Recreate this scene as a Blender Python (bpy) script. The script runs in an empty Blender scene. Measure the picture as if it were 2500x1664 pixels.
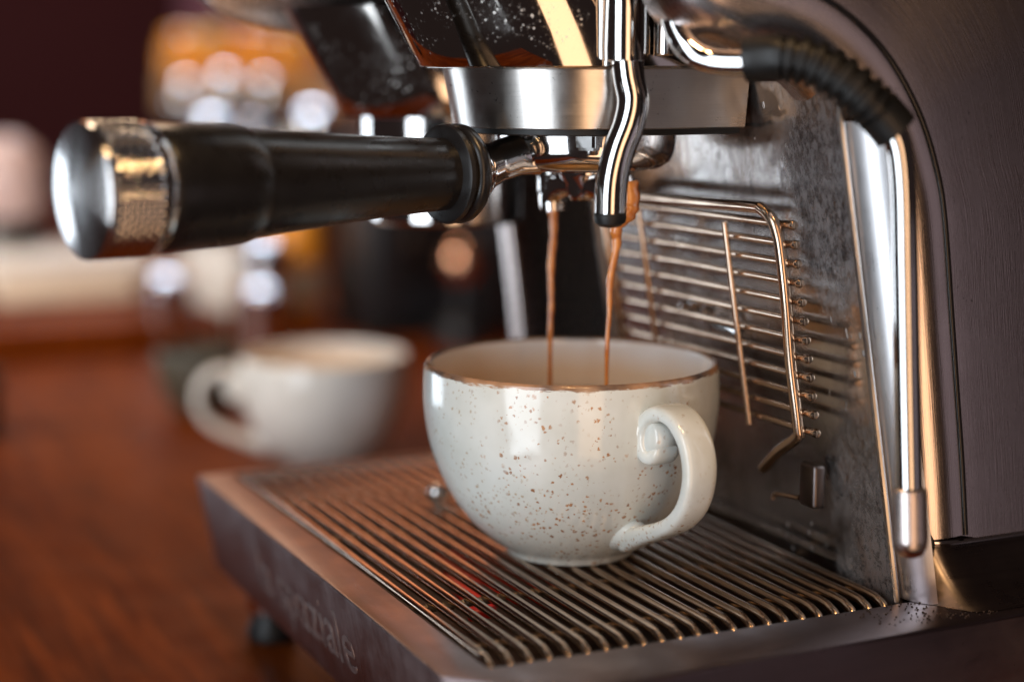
import bpy, bmesh, math, random
from mathutils import Vector, Matrix, Quaternion
R = math.radians
scene = bpy.context.scene
COL = scene.collection

# ------------------------------------------------------------------ camera
CAM = Vector((0.5465, -0.2760, 0.1736))
FW = Vector((-0.8964, 0.4145, -0.1573)).normalized()
cd = bpy.data.cameras.new('camera')
cd.sensor_width = 36.0
cd.lens = 61.2
cd.clip_start = 0.02
cd.clip_end = 50.0
cd.dof.use_dof = True
cd.dof.focus_distance = 0.574
cd.dof.aperture_fstop = 3.2
cam = bpy.data.objects.new('camera', cd)
cam.location = CAM
cam.rotation_euler = FW.to_track_quat('-Z', 'Y').to_euler()
COL.objects.link(cam)
scene.camera = cam

# ------------------------------------------------------------------ world and lamps
w = bpy.data.worlds.new('World')
scene.world = w
w.use_nodes = True
bg = w.node_tree.nodes['Background']
bg.inputs['Color'].default_value = (0.78, 0.52, 0.48, 1)
bg.inputs['Strength'].default_value = 0.030

def area(name, loc, target, sx, sy, radiance, color, spread=180):
    ld = bpy.data.lights.new(name, 'AREA')
    ld.shape = 'RECTANGLE'
    ld.size = sx
    ld.size_y = sy
    ld.energy = radiance * math.pi * sx * sy
    ld.color = color
    ld.spread = R(spread)
    o = bpy.data.objects.new(name, ld)
    o.location = loc
    o.rotation_euler = (Vector(target) - Vector(loc)).to_track_quat('-Z', 'Y').to_euler()
    COL.objects.link(o)
    return o

def polar(az, el, d):
    a, e = R(az), R(el)
    return (d*math.cos(e)*math.cos(a), d*math.cos(e)*math.sin(a), 0.1 + d*math.sin(e))

def az(a, d, z):
    return (d*math.cos(R(a)), d*math.sin(R(a)), z)

# tall shop window, warm interior behind the photographer, and an added mauve fill
area('window_light', az(-63, 1.7, 0.25), (0, 0, 0.20), 0.80, 2.3, 5.6, (0.84, 0.92, 1.0))
area('side_window_light', az(-152, 2.3, -0.10), (0, 0, 0.02), 0.80, 0.62, 4.6, (0.80, 0.90, 1.0))
area('warm_lamp', az(-12, 1.7, -0.05), (0, 0, -0.05), 0.54, 2.8, 2.8, (1.0, 0.60, 0.34))
area('column_fill', az(30, 2.2, -0.25), (0.1, 0.1, 0.10), 0.8, 0.9, 0.28, (0.92, 0.76, 0.84))  # added unseen fill, gives the column's flat side a mauve reflection
# two small pendants overhead
area('pendant_lamp', (0.38, -0.20, 1.05), (0.05, 0, 0), 0.09, 0.09, 110.0, (1.0, 0.60, 0.26))
area('pendant_lamp', (0.52, -0.06, 1.00), (0.05, 0, 0), 0.07, 0.07, 110.0, (1.0, 0.62, 0.30))
# far end of the room: high window, then unseen fills added for brightness and reflections
area('far_window_light', (-2.15, 0.48, 1.35), (-1.45, 0.28, 0.10), 0.7, 0.5, 1.7, (0.66, 0.82, 1.0), 46)
area('far_bar_fill', (-1.25, 0.05, 1.35), (-1.25, 0.08, 0.0), 0.45, 0.45, 12.5, (1.0, 0.70, 0.47))  # added overhead fill to brighten the far counter
area('bar_front_fill', (-0.45, -1.0, 0.75), (-1.1, 0.12, -0.03), 0.45, 0.45, 5.0, (1.0, 0.92, 0.82), 70)  # added fill lighting the background objects from front left
area('far_warm_fill', (-2.85, 0.75, 0.95), (0, 0, 0.0), 2.4, 0.9, 1.6, (1.0, 0.40, 0.19))  # added warm panel above the view, for orange reflections in the grill

scene.cycles.max_bounces = 8
scene.cycles.diffuse_bounces = 2
scene.cycles.glossy_bounces = 4
scene.cycles.transmission_bounces = 2
scene.cycles.caustics_reflective = True
scene.view_settings.view_transform = 'Standard'
scene.view_settings.look = 'None'
scene.view_settings.exposure = 0.0
scene.view_settings.gamma = 1.0
scene.view_settings.use_curve_mapping = False

# ------------------------------------------------------------------ node helpers
class NT:
    def __init__(self, name):
        self.m = bpy.data.materials.new(name)
        self.m.use_nodes = True
        self.t = self.m.node_tree
        self.b = self.t.nodes['Principled BSDF']
        self.tc = None
    def new(self, kind, **kw):
        n = self.t.nodes.new(kind)
        for k, v in kw.items():
            setattr(n, k, v)
        return n
    def link(self, a, b):
        self.t.links.new(a, b)
    def co(self, which='Object', scale=(1, 1, 1)):
        if self.tc is None:
            self.tc = self.new('ShaderNodeTexCoord')
        mp = self.new('ShaderNodeMapping')
        mp.inputs['Scale'].default_value = scale
        self.link(self.tc.outputs[which], mp.inputs['Vector'])
        return mp.outputs['Vector']
    def noise(self, scale, detail=3.0, rough=0.55, vec=None, dist=0.0):
        n = self.new('ShaderNodeTexNoise')
        n.inputs['Scale'].default_value = scale
        n.inputs['Detail'].default_value = detail
        n.inputs['Roughness'].default_value = rough
        n.inputs['Distortion'].default_value = dist
        self.link(vec if vec is not None else self.co(), n.inputs['Vector'])
        return n.outputs['Fac']
    def voronoi(self, scale, vec=None, out='Distance', rand=1.0):
        n = self.new('ShaderNodeTexVoronoi')
        n.inputs['Scale'].default_value = scale
        n.inputs['Randomness'].default_value = rand
        self.link(vec if vec is not None else self.co(), n.inputs['Vector'])
        return n
    def ramp(self, fac, stops, interp='LINEAR'):
        n = self.new('ShaderNodeValToRGB')
        n.color_ramp.interpolation = interp
        e = n.color_ramp.elements
        while len(e) < len(stops):
            e.new(0.5)
        for i, (p, c) in enumerate(stops):
            e[i].position = p
            e[i].color = c if len(c) == 4 else (*c, 1)
        self.link(fac, n.inputs['Fac'])
        return n.outputs['Color']
    def vramp(self, fac, stops):
        return self.ramp(fac, [(p, (v, v, v, 1)) for p, v in stops])
    def math(self, op, a, b=None, c=None):
        n = self.new('ShaderNodeMath', operation=op)
        for i, v in enumerate((a, b, c)):
            if v is None:
                continue
            if isinstance(v, (int, float)):
                n.inputs[i].default_value = v
            else:
                self.link(v, n.inputs[i])
        return n.outputs[0]
    def mix(self, fac, a, b, mode='MIX'):
        n = self.new('ShaderNodeMix', data_type='RGBA', blend_type=mode)
        for sock, v in ((n.inputs[0], fac), (n.inputs[6], a), (n.inputs[7], b)):
            if isinstance(v, (int, float)):
                sock.default_value = v
            elif isinstance(v, tuple):
                sock.default_value = v if len(v) == 4 else (*v, 1)
            else:
                self.link(v, sock)
        return n.outputs[2]
    def bump(self, height, strength=0.2, dist=0.001):
        n = self.new('ShaderNodeBump')
        n.inputs['Strength'].default_value = strength
        n.inputs['Distance'].default_value = dist
        self.link(height, n.inputs['Height'])
        self.link(n.outputs['Normal'], self.b.inputs['Normal'])
    def set(self, **kw):
        for k, v in kw.items():
            s = self.b.inputs[k.replace('_', ' ')]
            if isinstance(v, (int, float)):
                s.default_value = v
            elif isinstance(v, tuple):
                s.default_value = v if (len(v) == 4 or s.type == 'VECTOR') else (*v, 1)
            else:
                self.link(v, s)
        return self

MAT = {}

def plain(name, col, rough=0.5, metal=0.0, **kw):
    n = NT(name)
    v = n.noise(60.0, 4)
    n.set(Base_Color=n.mix(v, tuple(c*0.82 for c in col), tuple(min(1, c*1.15) for c in col)),
          Roughness=n.vramp(n.noise(140.0, 3), [(0.3, max(0.02, rough*0.8)), (0.7, min(1, rough*1.2))]), Metallic=metal, **kw)
    MAT[name] = n.m
    return n.m

# polished chrome with faint smears
n = NT('chrome')
sm = n.noise(90.0, 5, 0.6)
n.set(Base_Color=n.mix(n.noise(35.0, 4), (0.62, 0.60, 0.59), (0.78, 0.77, 0.76)), Metallic=1.0,
      Roughness=n.vramp(sm, [(0.35, 0.035), (0.75, 0.13)]))
MAT['chrome'] = n.m

# mirror polished housing with dried water splashes
n = NT('splashed_chrome')
vo = n.voronoi(420.0)
mask = n.vramp(n.noise(45.0, 4, 0.6), [(0.48, 0.0), (0.66, 1.0)])
dots = n.vramp(vo.outputs['Distance'], [(0.10, 1.0), (0.24, 0.0)])
fine = n.vramp(n.noise(700.0, 3, 0.7), [(0.60, 0.0), (0.72, 1.0)])
spots = n.math('MULTIPLY', n.math('MAXIMUM', dots, n.math('MULTIPLY', fine, 0.8)), mask)
n.set(Base_Color=n.mix(spots, (0.60, 0.57, 0.54), (0.78, 0.77, 0.75)), Metallic=n.math('SUBTRACT', 1.0, n.math('MULTIPLY', spots, 0.85)),
      Roughness=n.math('ADD', n.math('MULTIPLY', spots, 0.5), n.vramp(n.noise(60, 4), [(0.3, 0.03), (0.8, 0.11)])))
MAT['splashed_chrome'] = n.m

# horizontally brushed steel (uses uv: u along the strip, v across)
def brushed(name, col=(0.60, 0.57, 0.54), rough=0.26, blot=0.5, rot=0.25, su=6.0, sv=2600.0, bump=0.12):
    n = NT(name)
    line = n.noise(1.0, 2, 0.5, n.co('UV', (su*10, sv, 1)))
    stain = n.vramp(n.noise(55.0, 5, 0.62), [(0.35, 0.0), (0.72, 1.0)])
    pit = n.math('MULTIPLY', n.vramp(n.noise(900.0, 2, 0.6), [(0.66, 0.0), (0.72, 1.0)]), n.vramp(n.noise(70.0, 3), [(0.52, 0.0), (0.66, 1.0)]))
    c = n.mix(n.math('MULTIPLY', stain, blot), col, tuple(k*0.72 for k in col))
    c = n.mix(line, c, tuple(min(1, k*1.12) for k in col))
    c = n.mix(n.math('MULTIPLY', pit, 0.85), c, (0.05, 0.04, 0.035))
    n.set(Base_Color=c, Metallic=1.0, Roughness=n.math('ADD', n.math('MULTIPLY', line, 0.12), n.vramp(stain, [(0.0, rough-0.12*blot), (1.0, rough+0.20*blot)])))
    tg = n.new('ShaderNodeTangent', direction_type='UV_MAP')
    n.link(tg.outputs[0], n.b.inputs['Tangent'])
    n.set(Anisotropic=0.85, Anisotropic_Rotation=rot)
    n.bump(line, bump, 0.0004)
    MAT[name] = n.m
brushed('brushed_steel')
brushed('cheek_steel', (0.58, 0.51, 0.49), 0.20, blot=0.12, rot=0.0, bump=0.06)
brushed('return_steel', (0.62, 0.61, 0.62), 0.24, blot=0.2, bump=0.04)
brushed('tray_steel', (0.26, 0.21, 0.215), 0.28, blot=0.4, su=3.0, sv=900.0, bump=0.05)
brushed('base_steel', (0.17, 0.145, 0.14), 0.24, blot=0.5, su=3.0, sv=900.0, bump=0.05)

# scaled and stained splash plate
n = NT('stained_steel')
v1 = n.co('Object', (1.0, 1.0, 0.55))
sep = n.new('ShaderNodeSeparateXYZ'); n.link(n.co('Object'), sep.inputs[0])
X, Z = sep.outputs['X'], sep.outputs['Z']
big = n.vramp(n.noise(22.0, 5, 0.6, v1), [(0.36, 0.0), (0.70, 1.0)])
warp = n.math('MULTIPLY', n.math('SUBTRACT', n.noise(26.0, 5, 0.65), 0.5), 0.085)
xe = n.math('ADD', X, warp)
# lime crust near the outer upper part of the plate, coffee dust along its lower edge
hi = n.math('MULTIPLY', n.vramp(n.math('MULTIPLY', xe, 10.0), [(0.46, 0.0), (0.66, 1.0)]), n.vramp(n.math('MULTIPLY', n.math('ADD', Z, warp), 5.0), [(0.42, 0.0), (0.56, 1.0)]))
lo_ = n.math('MULTIPLY', n.vramp(n.math('MULTIPLY', xe, 10.0), [(0.58, 0.0), (0.80, 1.0)]), n.vramp(n.math('MULTIPLY', n.math('ADD', Z, warp), 10.0), [(0.10, 1.0), (0.62, 0.0)]))
flake = n.vramp(n.noise(420.0, 7, 0.78, v1, 0.3), [(0.38, 0.0), (0.68, 1.0)])
fine = n.vramp(n.noise(1100.0, 4, 0.7), [(0.50, 0.0), (0.62, 1.0)])
spat = n.vramp(n.voronoi(240.0, v1).outputs['Distance'], [(0.12, 1.0), (0.20, 0.0)])
spat = n.math('MULTIPLY', spat, n.vramp(n.noise(40.0, 3), [(0.50, 0.0), (0.60, 1.0)]))
crust = n.math('MAXIMUM', n.math('MULTIPLY', flake, n.math('MAXIMUM', hi, n.math('MULTIPLY', big, 0.22))), n.math('MULTIPLY', spat, 0.6))
dust = n.math('MULTIPLY', n.math('MAXIMUM', n.math('MULTIPLY', fine, 0.7), flake), lo_)
c = n.mix(big, (0.66, 0.63, 0.61), (0.24, 0.195, 0.175))
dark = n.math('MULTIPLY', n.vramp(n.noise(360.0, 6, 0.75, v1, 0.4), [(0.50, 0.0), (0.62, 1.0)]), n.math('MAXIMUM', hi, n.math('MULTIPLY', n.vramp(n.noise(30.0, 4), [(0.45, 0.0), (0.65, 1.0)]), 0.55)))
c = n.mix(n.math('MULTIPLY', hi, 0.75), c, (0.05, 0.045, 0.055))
c = n.mix(n.math('MULTIPLY', crust, 0.70), c, (0.27, 0.25, 0.25))
c = n.mix(n.math('MULTIPLY', dust, 0.9), c, (0.13, 0.07, 0.05))
drip = n.math('MULTIPLY', n.vramp(n.noise(95.0, 4, 0.6, n.co('Object', (1.0, 1.0, 0.10))), [(0.52, 0.0), (0.64, 1.0)]), n.vramp(n.noise(22.0, 4, 0.6), [(0.44, 0.0), (0.60, 1.0)]))
c = n.mix(n.math('MULTIPLY', drip, 0.65), c, (0.17, 0.095, 0.055))
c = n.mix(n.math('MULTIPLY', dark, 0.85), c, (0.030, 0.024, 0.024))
cov = n.math('MINIMUM', n.math('ADD', crust, dust), 1.0)
n.set(Base_Color=c, Metallic=n.math('SUBTRACT', 1.0, n.math('MULTIPLY', cov, 0.75)),
      Roughness=n.math('ADD', 0.10, n.math('MULTIPLY', n.math('MAXIMUM', cov, n.math('MULTIPLY', big, 0.30)), 0.45)))
n.bump(cov, 0.30, 0.0006)
MAT['stained_steel'] = n.m

# rod steel of grill and rack
n = NT('rod_steel')
g = n.vramp(n.noise(70.0, 3, 0.55), [(0.4, 0.0), (0.75, 1.0)])
n.set(Base_Color=n.mix(g, (0.58, 0.45, 0.35), (0.42, 0.30, 0.22)), Metallic=1.0, Roughness=n.vramp(g, [(0.0, 0.16), (1.0, 0.26)]))
MAT['rod_steel'] = n.m

n = NT('grimy_joint')
g = n.noise(500.0, 4, 0.7)
n.set(Base_Color=n.mix(g, (0.16, 0.11, 0.07), (0.42, 0.34, 0.26)), Metallic=0.8, Roughness=0.42)
n.bump(g, 0.8, 0.0008)
MAT['grimy_joint'] = n.m

# glazed stoneware
def glaze(name, speck):
    n = NT(name)
    base = n.mix(n.vramp(n.noise(38.0, 4, 0.55), [(0.35, 0.0), (0.7, 1.0)]), (0.69, 0.72, 0.69) if speck else (0.84, 0.82, 0.77), (0.58, 0.60, 0.555) if speck else (0.72, 0.69, 0.63))
    if speck:
        clus = n.vramp(n.noise(34.0, 3, 0.65, n.co('Object', (1, 1, 0.55))), [(0.52, 0.0), (0.585, 1.0)])
        wob = n.new('ShaderNodeVectorMath', operation='ADD')
        nz = n.new('ShaderNodeTexNoise'); nz.inputs['Scale'].default_value = 900.0
        n.link(n.co(), nz.inputs['Vector'])
        sc = n.new('ShaderNodeVectorMath', operation='SCALE'); sc.inputs['Scale'].default_value = 0.0016
        n.link(nz.outputs['Color'], sc.inputs[0])
        n.link(n.co(), wob.inputs[0]); n.link(sc.outputs[0], wob.inputs[1])
        def layer(scale, r0, r1, keep):
            v = n.voronoi(scale, wob.outputs[0])
            se = n.new('ShaderNodeSeparateColor'); n.link(v.outputs['Color'], se.inputs[0])
            rad = n.math('MULTIPLY_ADD', se.outputs[0], r1 - r0, r0)
            hit = n.math('LESS_THAN', v.outputs['Distance'], rad)
            soft = n.math('SUBTRACT', 1.0, n.math('DIVIDE', v.outputs['Distance'], rad))
            soft = n.math('MULTIPLY', n.math('MINIMUM', n.math('MULTIPLY', n.math('MAXIMUM', soft, 0.0), 2.6), 1.0), hit)
            ok = n.math('GREATER_THAN', se.outputs[1], keep)
            return n.math('MULTIPLY', soft, ok), se.outputs[2]
        a, ca = layer(500.0, 0.10, 0.46, 0.12)
        b, cb = layer(560.0, 0.12, 0.40, 0.35)
        a = n.math('MULTIPLY', a, clus)
        b = n.math('MULTIPLY', b, n.vramp(n.noise(30.0, 3, 0.6), [(0.42, 0.0), (0.56, 1.0)]))
        scol = n.mix(ca, (0.46, 0.22, 0.075), (0.24, 0.09, 0.025))
        base = n.mix(n.math('MULTIPLY', b, 0.65), base, (0.38, 0.26, 0.13))
        base = n.mix(n.math('MULTIPLY', a, 0.92), base, scol)
        sep = n.new('ShaderNodeSeparateXYZ'); n.link(n.co(), sep.inputs[0])
        zz = n.math('ADD', sep.outputs['Z'], n.math('MULTIPLY', n.math('SUBTRACT', n.noise(160.0, 5, 0.7, n.co('Object', (1, 1, 6))), 0.5), 0.0046))
        rim = n.vramp(n.math('MULTIPLY', n.math('SUBTRACT', zz, 0.0672), 1000.0), [(0.30, 0.0), (0.85, 1.0)])
        rcol = n.mix(n.vramp(n.noise(50.0, 3), [(0.42, 0.0), (0.60, 1.0)]), (0.40, 0.20, 0.09), (0.06, 0.022, 0.008))
        base = n.mix(n.math('MULTIPLY', rim, 0.92), base, rcol)
    n.set(Base_Color=base, Roughness=n.vramp(n.noise(80.0, 3), [(0.3, 0.10), (0.7, 0.20)]), Specular_IOR_Level=0.55, Coat_Weight=0.35, Coat_Roughness=0.04)
    n.bump(n.noise(42.0, 2, 0.5), 0.16, 0.005)
    MAT[name] = n.m
glaze('speckled_glaze', True)
glaze('plain_glaze', False)
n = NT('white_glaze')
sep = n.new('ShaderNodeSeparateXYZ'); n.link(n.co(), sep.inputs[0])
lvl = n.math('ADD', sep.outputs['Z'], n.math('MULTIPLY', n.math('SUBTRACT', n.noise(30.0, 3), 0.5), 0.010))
crema_bounce = n.vramp(n.math('MULTIPLY', n.math('SUBTRACT', lvl, 0.0560), 80.0), [(0.05, 1.0), (0.85, 0.0)])  # warm bounce off the crema, painted into the inner wall colour
n.set(Base_Color=n.mix(crema_bounce, (0.86, 0.82, 0.78), (0.86, 0.64, 0.43)), Roughness=0.10, Coat_Weight=0.4, Coat_Roughness=0.03)
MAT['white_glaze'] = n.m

plain('olive_glaze', (0.075, 0.066, 0.048), 0.3)
plain('grounds', (0.035, 0.018, 0.010), 0.8)
plain('black_plastic', (0.010, 0.009, 0.009), 0.30)
plain('black_rubber', (0.006, 0.006, 0.006), 0.45, Specular_IOR_Level=0.35)
plain('dark_gloss', (0.010, 0.009, 0.009), 0.18)
plain('tray_floor', (0.012, 0.010, 0.009), 0.45)
plain('red_plastic', (0.75, 0.015, 0.012), 0.30)
plain('letter_grey', (0.345, 0.30, 0.29), 0.45, 0.97)
plain('amber_glass', (0.90, 0.33, 0.03), 0.22, Coat_Weight=0.3)
plain('yellow_lid', (0.85, 0.52, 0.05), 0.3)
plain('white_ceramic', (0.78, 0.74, 0.70), 0.2)
plain('beige_card', (0.74, 0.60, 0.46), 0.7)
plain('tan_paper', (0.50, 0.28, 0.13), 0.6)
plain('copper', (0.80, 0.42, 0.26), 0.22, 1.0)
plain('black_appliance', (0.012, 0.012, 0.014), 0.35)
plain('pink_ceramic', (0.55, 0.40, 0.38), 0.35)
plain('maroon_paint', (0.075, 0.010, 0.016), 0.8)
plain('mauve_paint', (0.42, 0.19, 0.28), 0.8)
plain('pot_steel', (0.70, 0.70, 0.73), 0.10, 1.0)

n = NT('espresso')
n.set(Base_Color=n.mix(n.vramp(n.noise(160.0, 4), [(0.35, 0.0), (0.65, 1.0)]), (0.72, 0.27, 0.06), (0.48, 0.14, 0.025)), Roughness=0.08, Specular_IOR_Level=0.7, Coat_Weight=0.5, Coat_Roughness=0.02)
MAT['espresso'] = n.m
n = NT('crema')
n.set(Base_Color=n.mix(n.noise(90.0, 5), (0.72, 0.42, 0.17), (0.55, 0.27, 0.09)), Roughness=0.35)
MAT['crema'] = n.m

# varnished red-brown counter
n = NT('counter_wood')
v = n.co('Object', (1.1, 14.0, 1.0))
gr = n.noise(9.0, 6, 0.6, v, 0.8)
fi = n.noise(70.0, 4, 0.6, v)
pl = n.vramp(n.noise(2.2, 2, 0.5, n.co('Object', (0.25, 4.0, 1))), [(0.35, 0.0), (0.65, 1.0)])
c = n.ramp(gr, [(0.32, (0.034, 0.005, 0.0005)), (0.50, (0.105, 0.018, 0.0017)), (0.68, (0.23, 0.049, 0.005))])
c = n.mix(n.math('MULTIPLY', fi, 0.35), c, (0.07, 0.010, 0.001))
c = n.mix(n.math('MULTIPLY', pl, 0.35), c, (0.19, 0.040, 0.004))
n.set(Base_Color=c, Roughness=n.vramp(n.noise(30.0, 4), [(0.3, 0.36), (0.7, 0.52)]), Specular_IOR_Level=0.05)
MAT['counter_wood'] = n.m

# turned metal end face
n = NT('turned_metal')
sep = n.new('ShaderNodeSeparateXYZ'); n.link(n.co('Object'), sep.inputs[0])
rr = n.math('SQRT', n.math('ADD', n.math('POWER', sep.outputs['X'], 2.0), n.math('POWER', sep.outputs['Y'], 2.0)))
cmb = n.new('ShaderNodeCombineXYZ'); n.link(n.math('MULTIPLY', rr, 4000.0), cmb.inputs[0])
ring = n.noise(1.0, 2, 0.5, cmb.outputs[0])
tg = n.new('ShaderNodeTangent', direction_type='RADIAL', axis='Z')
n.set(Base_Color=(0.72, 0.71, 0.71), Metallic=1.0, Roughness=n.math('MULTIPLY_ADD', ring, 0.08, 0.19), Anisotropic=0.95, Anisotropic_Rotation=0.25)
n.link(tg.outputs[0], n.b.inputs['Tangent'])
MAT['turned_metal'] = n.m

# ------------------------------------------------------------------ mesh helpers
def finish(name, bm, mat, parent=None, sharp=40, loc=None, mats=None):
    me = bpy.data.meshes.new(name)
    bmesh.ops.recalc_face_normals(bm, faces=bm.faces)
    bm.to_mesh(me)
    bm.free()
    for p in me.polygons:
        p.use_smooth = True
    me.set_sharp_from_angle(angle=R(sharp))
    o = bpy.data.objects.new(name, me)
    for m in (mats or [mat]):
        me.materials.append(MAT[m])
    COL.objects.link(o)
    if parent is not None:
        o.parent = parent
    if loc is not None:
        o.location = loc
    return o

def wmat(o):
    m = o.matrix_parent_inverse @ o.matrix_basis
    return m if o.parent is None else wmat(o.parent) @ m

def rooted(o, root):
    """parent o to root keeping its world coordinates"""
    o.parent = root
    o.matrix_parent_inverse = wmat(root).inverted()
    return o

def thing(name, label, cat, loc=(0, 0, 0), group=None):
    o = bpy.data.objects.new(name, None)
    o.empty_display_size = 0.02
    o.location = loc
    o['label'] = label
    o['category'] = cat
    if group:
        o['group'] = group
    COL.objects.link(o)
    return o

def tag(o, label, cat, group=None):
    o['label'] = label
    o['category'] = cat
    if group:
        o['group'] = group
    return o

def catmull(pts, k=6):
    P = [Vector(p) for p in pts]
    out = []
    for i in range(len(P) - 1):
        p0 = P[max(i-1, 0)]; p1 = P[i]; p2 = P[i+1]; p3 = P[min(i+2, len(P)-1)]
        for j in range(k):
            t = j / k
            out.append(0.5*((2*p1) + (p2-p0)*t + (2*p0-5*p1+4*p2-p3)*t*t + (3*p1-p0-3*p2+p3)*t*t*t))
    out.append(P[-1])
    return out

def lerp_list(vals, n):
    out = []
    for i in range(n):
        f = i/(n-1)*(len(vals)-1)
        a = min(int(f), len(vals)-2)
        out.append(vals[a] + (vals[a+1]-vals[a])*(f-a))
    return out

def tube_bm(path, rad, seg=16, bm=None, ref=None, rad2=None, cap=True, uv=False):
    """sweep a round (or elliptical) section along path; rad is a number or one value per point"""
    bm = bm or bmesh.new()
    P = [Vector(p) for p in path]
    nP = len(P)
    rads = rad if isinstance(rad, (list, tuple)) else [rad]*nP
    rads2 = rads if rad2 is None else (rad2 if isinstance(rad2, (list, tuple)) else [rad2]*nP)
    rings = []
    up = None
    for i in range(nP):
        t = (P[min(i+1, nP-1)] - P[max(i-1, 0)]).normalized()
        if ref is not None:
            u = Vector(ref)
            u = (u - t*u.dot(t)).normalized()
        else:
            if up is None:
                a = Vector((0, 0, 1)) if abs(t.z) < 0.9 else Vector((0, 1, 0))
                up = (a - t*a.dot(t)).normalized()
            else:
                up = (up - t*up.dot(t)).normalized()
            u = up
        v = t.cross(u)
        rings.append([bm.verts.new(P[i] + u*(math.cos(2*math.pi*j/seg)*rads[i]) + v*(math.sin(2*math.pi*j/seg)*rads2[i])) for j in range(seg)])
    for i in range(nP-1):
        for j in range(seg):
            bm.faces.new((rings[i][j], rings[i][(j+1) % seg], rings[i+1][(j+1) % seg], rings[i+1][j]))
    if cap:
        bm.faces.new(rings[0][::-1])
        bm.faces.new(rings[-1])
    return bm

def tube(name, path, rad, mat, parent=None, **kw):
    return finish(name, tube_bm(path, rad, **kw), mat, parent)

def lathe_bm(prof, seg=48, bm=None, fn=None):
    bm = bm or bmesh.new()
    rings = []
    for k, (r, z) in enumerate(prof):
        if r < 1e-6:
            rings.append([bm.verts.new((0, 0, z))])
        else:
            ring = []
            for j in range(seg):
                a = 2*math.pi*j/seg
                q = r + (fn(a, z, k) if fn else 0.0)
                ring.append(bm.verts.new((q*math.cos(a), q*math.sin(a), z)))
            rings.append(ring)
    for a, b in zip(rings[:-1], rings[1:]):
        if len(a) == 1 and len(b) == 1:
            continue
        for j in range(seg):
            k = (j+1) % seg
            if len(a) == 1:
                bm.faces.new((a[0], b[j], b[k]))
            elif len(b) == 1:
                bm.faces.new((a[j], a[k], b[0]))
            else:
                bm.faces.new((a[j], a[k], b[k], b[j]))
    return bm

def lathe(name, prof, mat, parent=None, loc=(0, 0, 0), axis=None, seg=48, sharp=40, fn=None):
    o = finish(name, lathe_bm(prof, seg, fn=fn), mat, parent, sharp)
    o.location = loc
    if axis is not None:
        o.rotation_mode = 'QUATERNION'
        o.rotation_quaternion = Vector(axis).to_track_quat('Z', 'Y')
    return o

def grid_bm(rows, uvs=None, bm=None):
    bm = bm or bmesh.new()
    V = [[bm.verts.new(p) for p in row] for row in rows]
    lay = bm.loops.layers.uv.verify() if uvs else None
    for i in range(len(V)-1):
        for j in range(len(V[0])-1):
            f = bm.faces.new((V[i][j], V[i][j+1], V[i+1][j+1], V[i+1][j]))
            if uvs:
                for lp, (a, b) in zip(f.loops, ((i, j), (i, j+1), (i+1, j+1), (i+1, j))):
                    lp[lay].uv = uvs[a][b]
    return bm

def box_bm(x0, x1, y0, y1, z0, z1, bm=None):
    bm = bm or bmesh.new()
    v = [bm.verts.new((x, y, z)) for z in (z0, z1) for y in (y0, y1) for x in (x0, x1)]
    for f in ((0, 2, 3, 1), (4, 5, 7, 6), (0, 1, 5, 4), (2, 6, 7, 3), (0, 4, 6, 2), (1, 3, 7, 5)):
        bm.faces.new([v[i] for i in f])
    return bm

def box(name, x0, x1, y0, y1, z0, z1, mat, parent=None, bev=0.0):
    bm = box_bm(x0, x1, y0, y1, z0, z1)
    if bev:
        bmesh.ops.bevel(bm, geom=bm.edges[:], offset=bev, segments=3, affect='EDGES', profile=0.5)
    return finish(name, bm, mat, parent)

def planar_uv(o, ax, ay):
    me = o.data
    lay = me.uv_layers.new(name='UVMap') if not me.uv_layers else me.uv_layers[0]
    for lp in me.loops:
        co = me.vertices[lp.vertex_index].co
        lay.data[lp.index].uv = (co[ax], co[ay])

# ------------------------------------------------------------------ setting
CZ = -0.073
counter = finish('counter', box_bm(-2.6, 0.17, -0.205, 1.3, CZ-0.045, CZ), 'counter_wood')
counter['kind'] = 'structure'
wall = finish('wall', box_bm(-3.05, -3.0, -1.6, 2.6, -1.0, 2.2), 'maroon_paint')
wall['kind'] = 'structure'

# ------------------------------------------------------------------ espresso machine
mach = thing('espresso_machine', 'stained chrome and steel espresso machine with two groups and a steam wand', 'espresso machine', (-0.03, 0.0, CZ))
def part(o):
    return rooted(o, mach)
def sub(o, p):
    return rooted(o, p)

# drip tray
Po = [(-0.1745, -0.0925), (0.1005, -0.0925), (0.1275, -0.0660), (0.1250, 0.1150), (-0.1745, 0.1150)]
Pi = [(-0.1690, -0.0767), (0.0980, -0.0767), (0.0993, -0.0754), (0.0993, 0.1100), (-0.1690, 0.1100)]
Pb = [(-0.1745, -0.0850), (0.0960, -0.0850), (0.1200, -0.0620), (0.1180, 0.1150), (-0.1745, 0.1150)]
bm = bmesh.new()
ZL = -0.0012
lo = [bm.verts.new((x, y, ZL)) for x, y in Po]
li = [bm.verts.new((x, y, ZL)) for x, y in Pi]
lb = [bm.verts.new((x, y, -0.042)) for x, y in Pb]
lf = [bm.verts.new((x, y, -0.030)) for x, y in Pi]
for i in range(5):
    k = (i+1) % 5
    bm.faces.new((lo[i], lo[k], li[k], li[i]))
    bm.faces.new((lb[i], lb[k], lo[k], lo[i]))
    f = bm.faces.new((li[i], li[k], lf[k], lf[i])); f.material_index = 1
f = bm.faces.new(lf); f.material_index = 1
f = bm.faces.new(lb[::-1]); f.material_index = 1
ed = [e for e in bm.edges if all(v in lo for v in e.verts) or all(v in li for v in e.verts) or (e.verts[0] in lo and e.verts[1] in lb) or (e.verts[1] in lo and e.verts[0] in lb)]
bmesh.ops.bevel(bm, geom=ed, offset=0.0013, segments=3, affect='EDGES', profile=0.5)
tray = part(finish('drip_tray', bm, None, mats=['tray_steel', 'tray_floor'], sharp=25))
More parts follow.
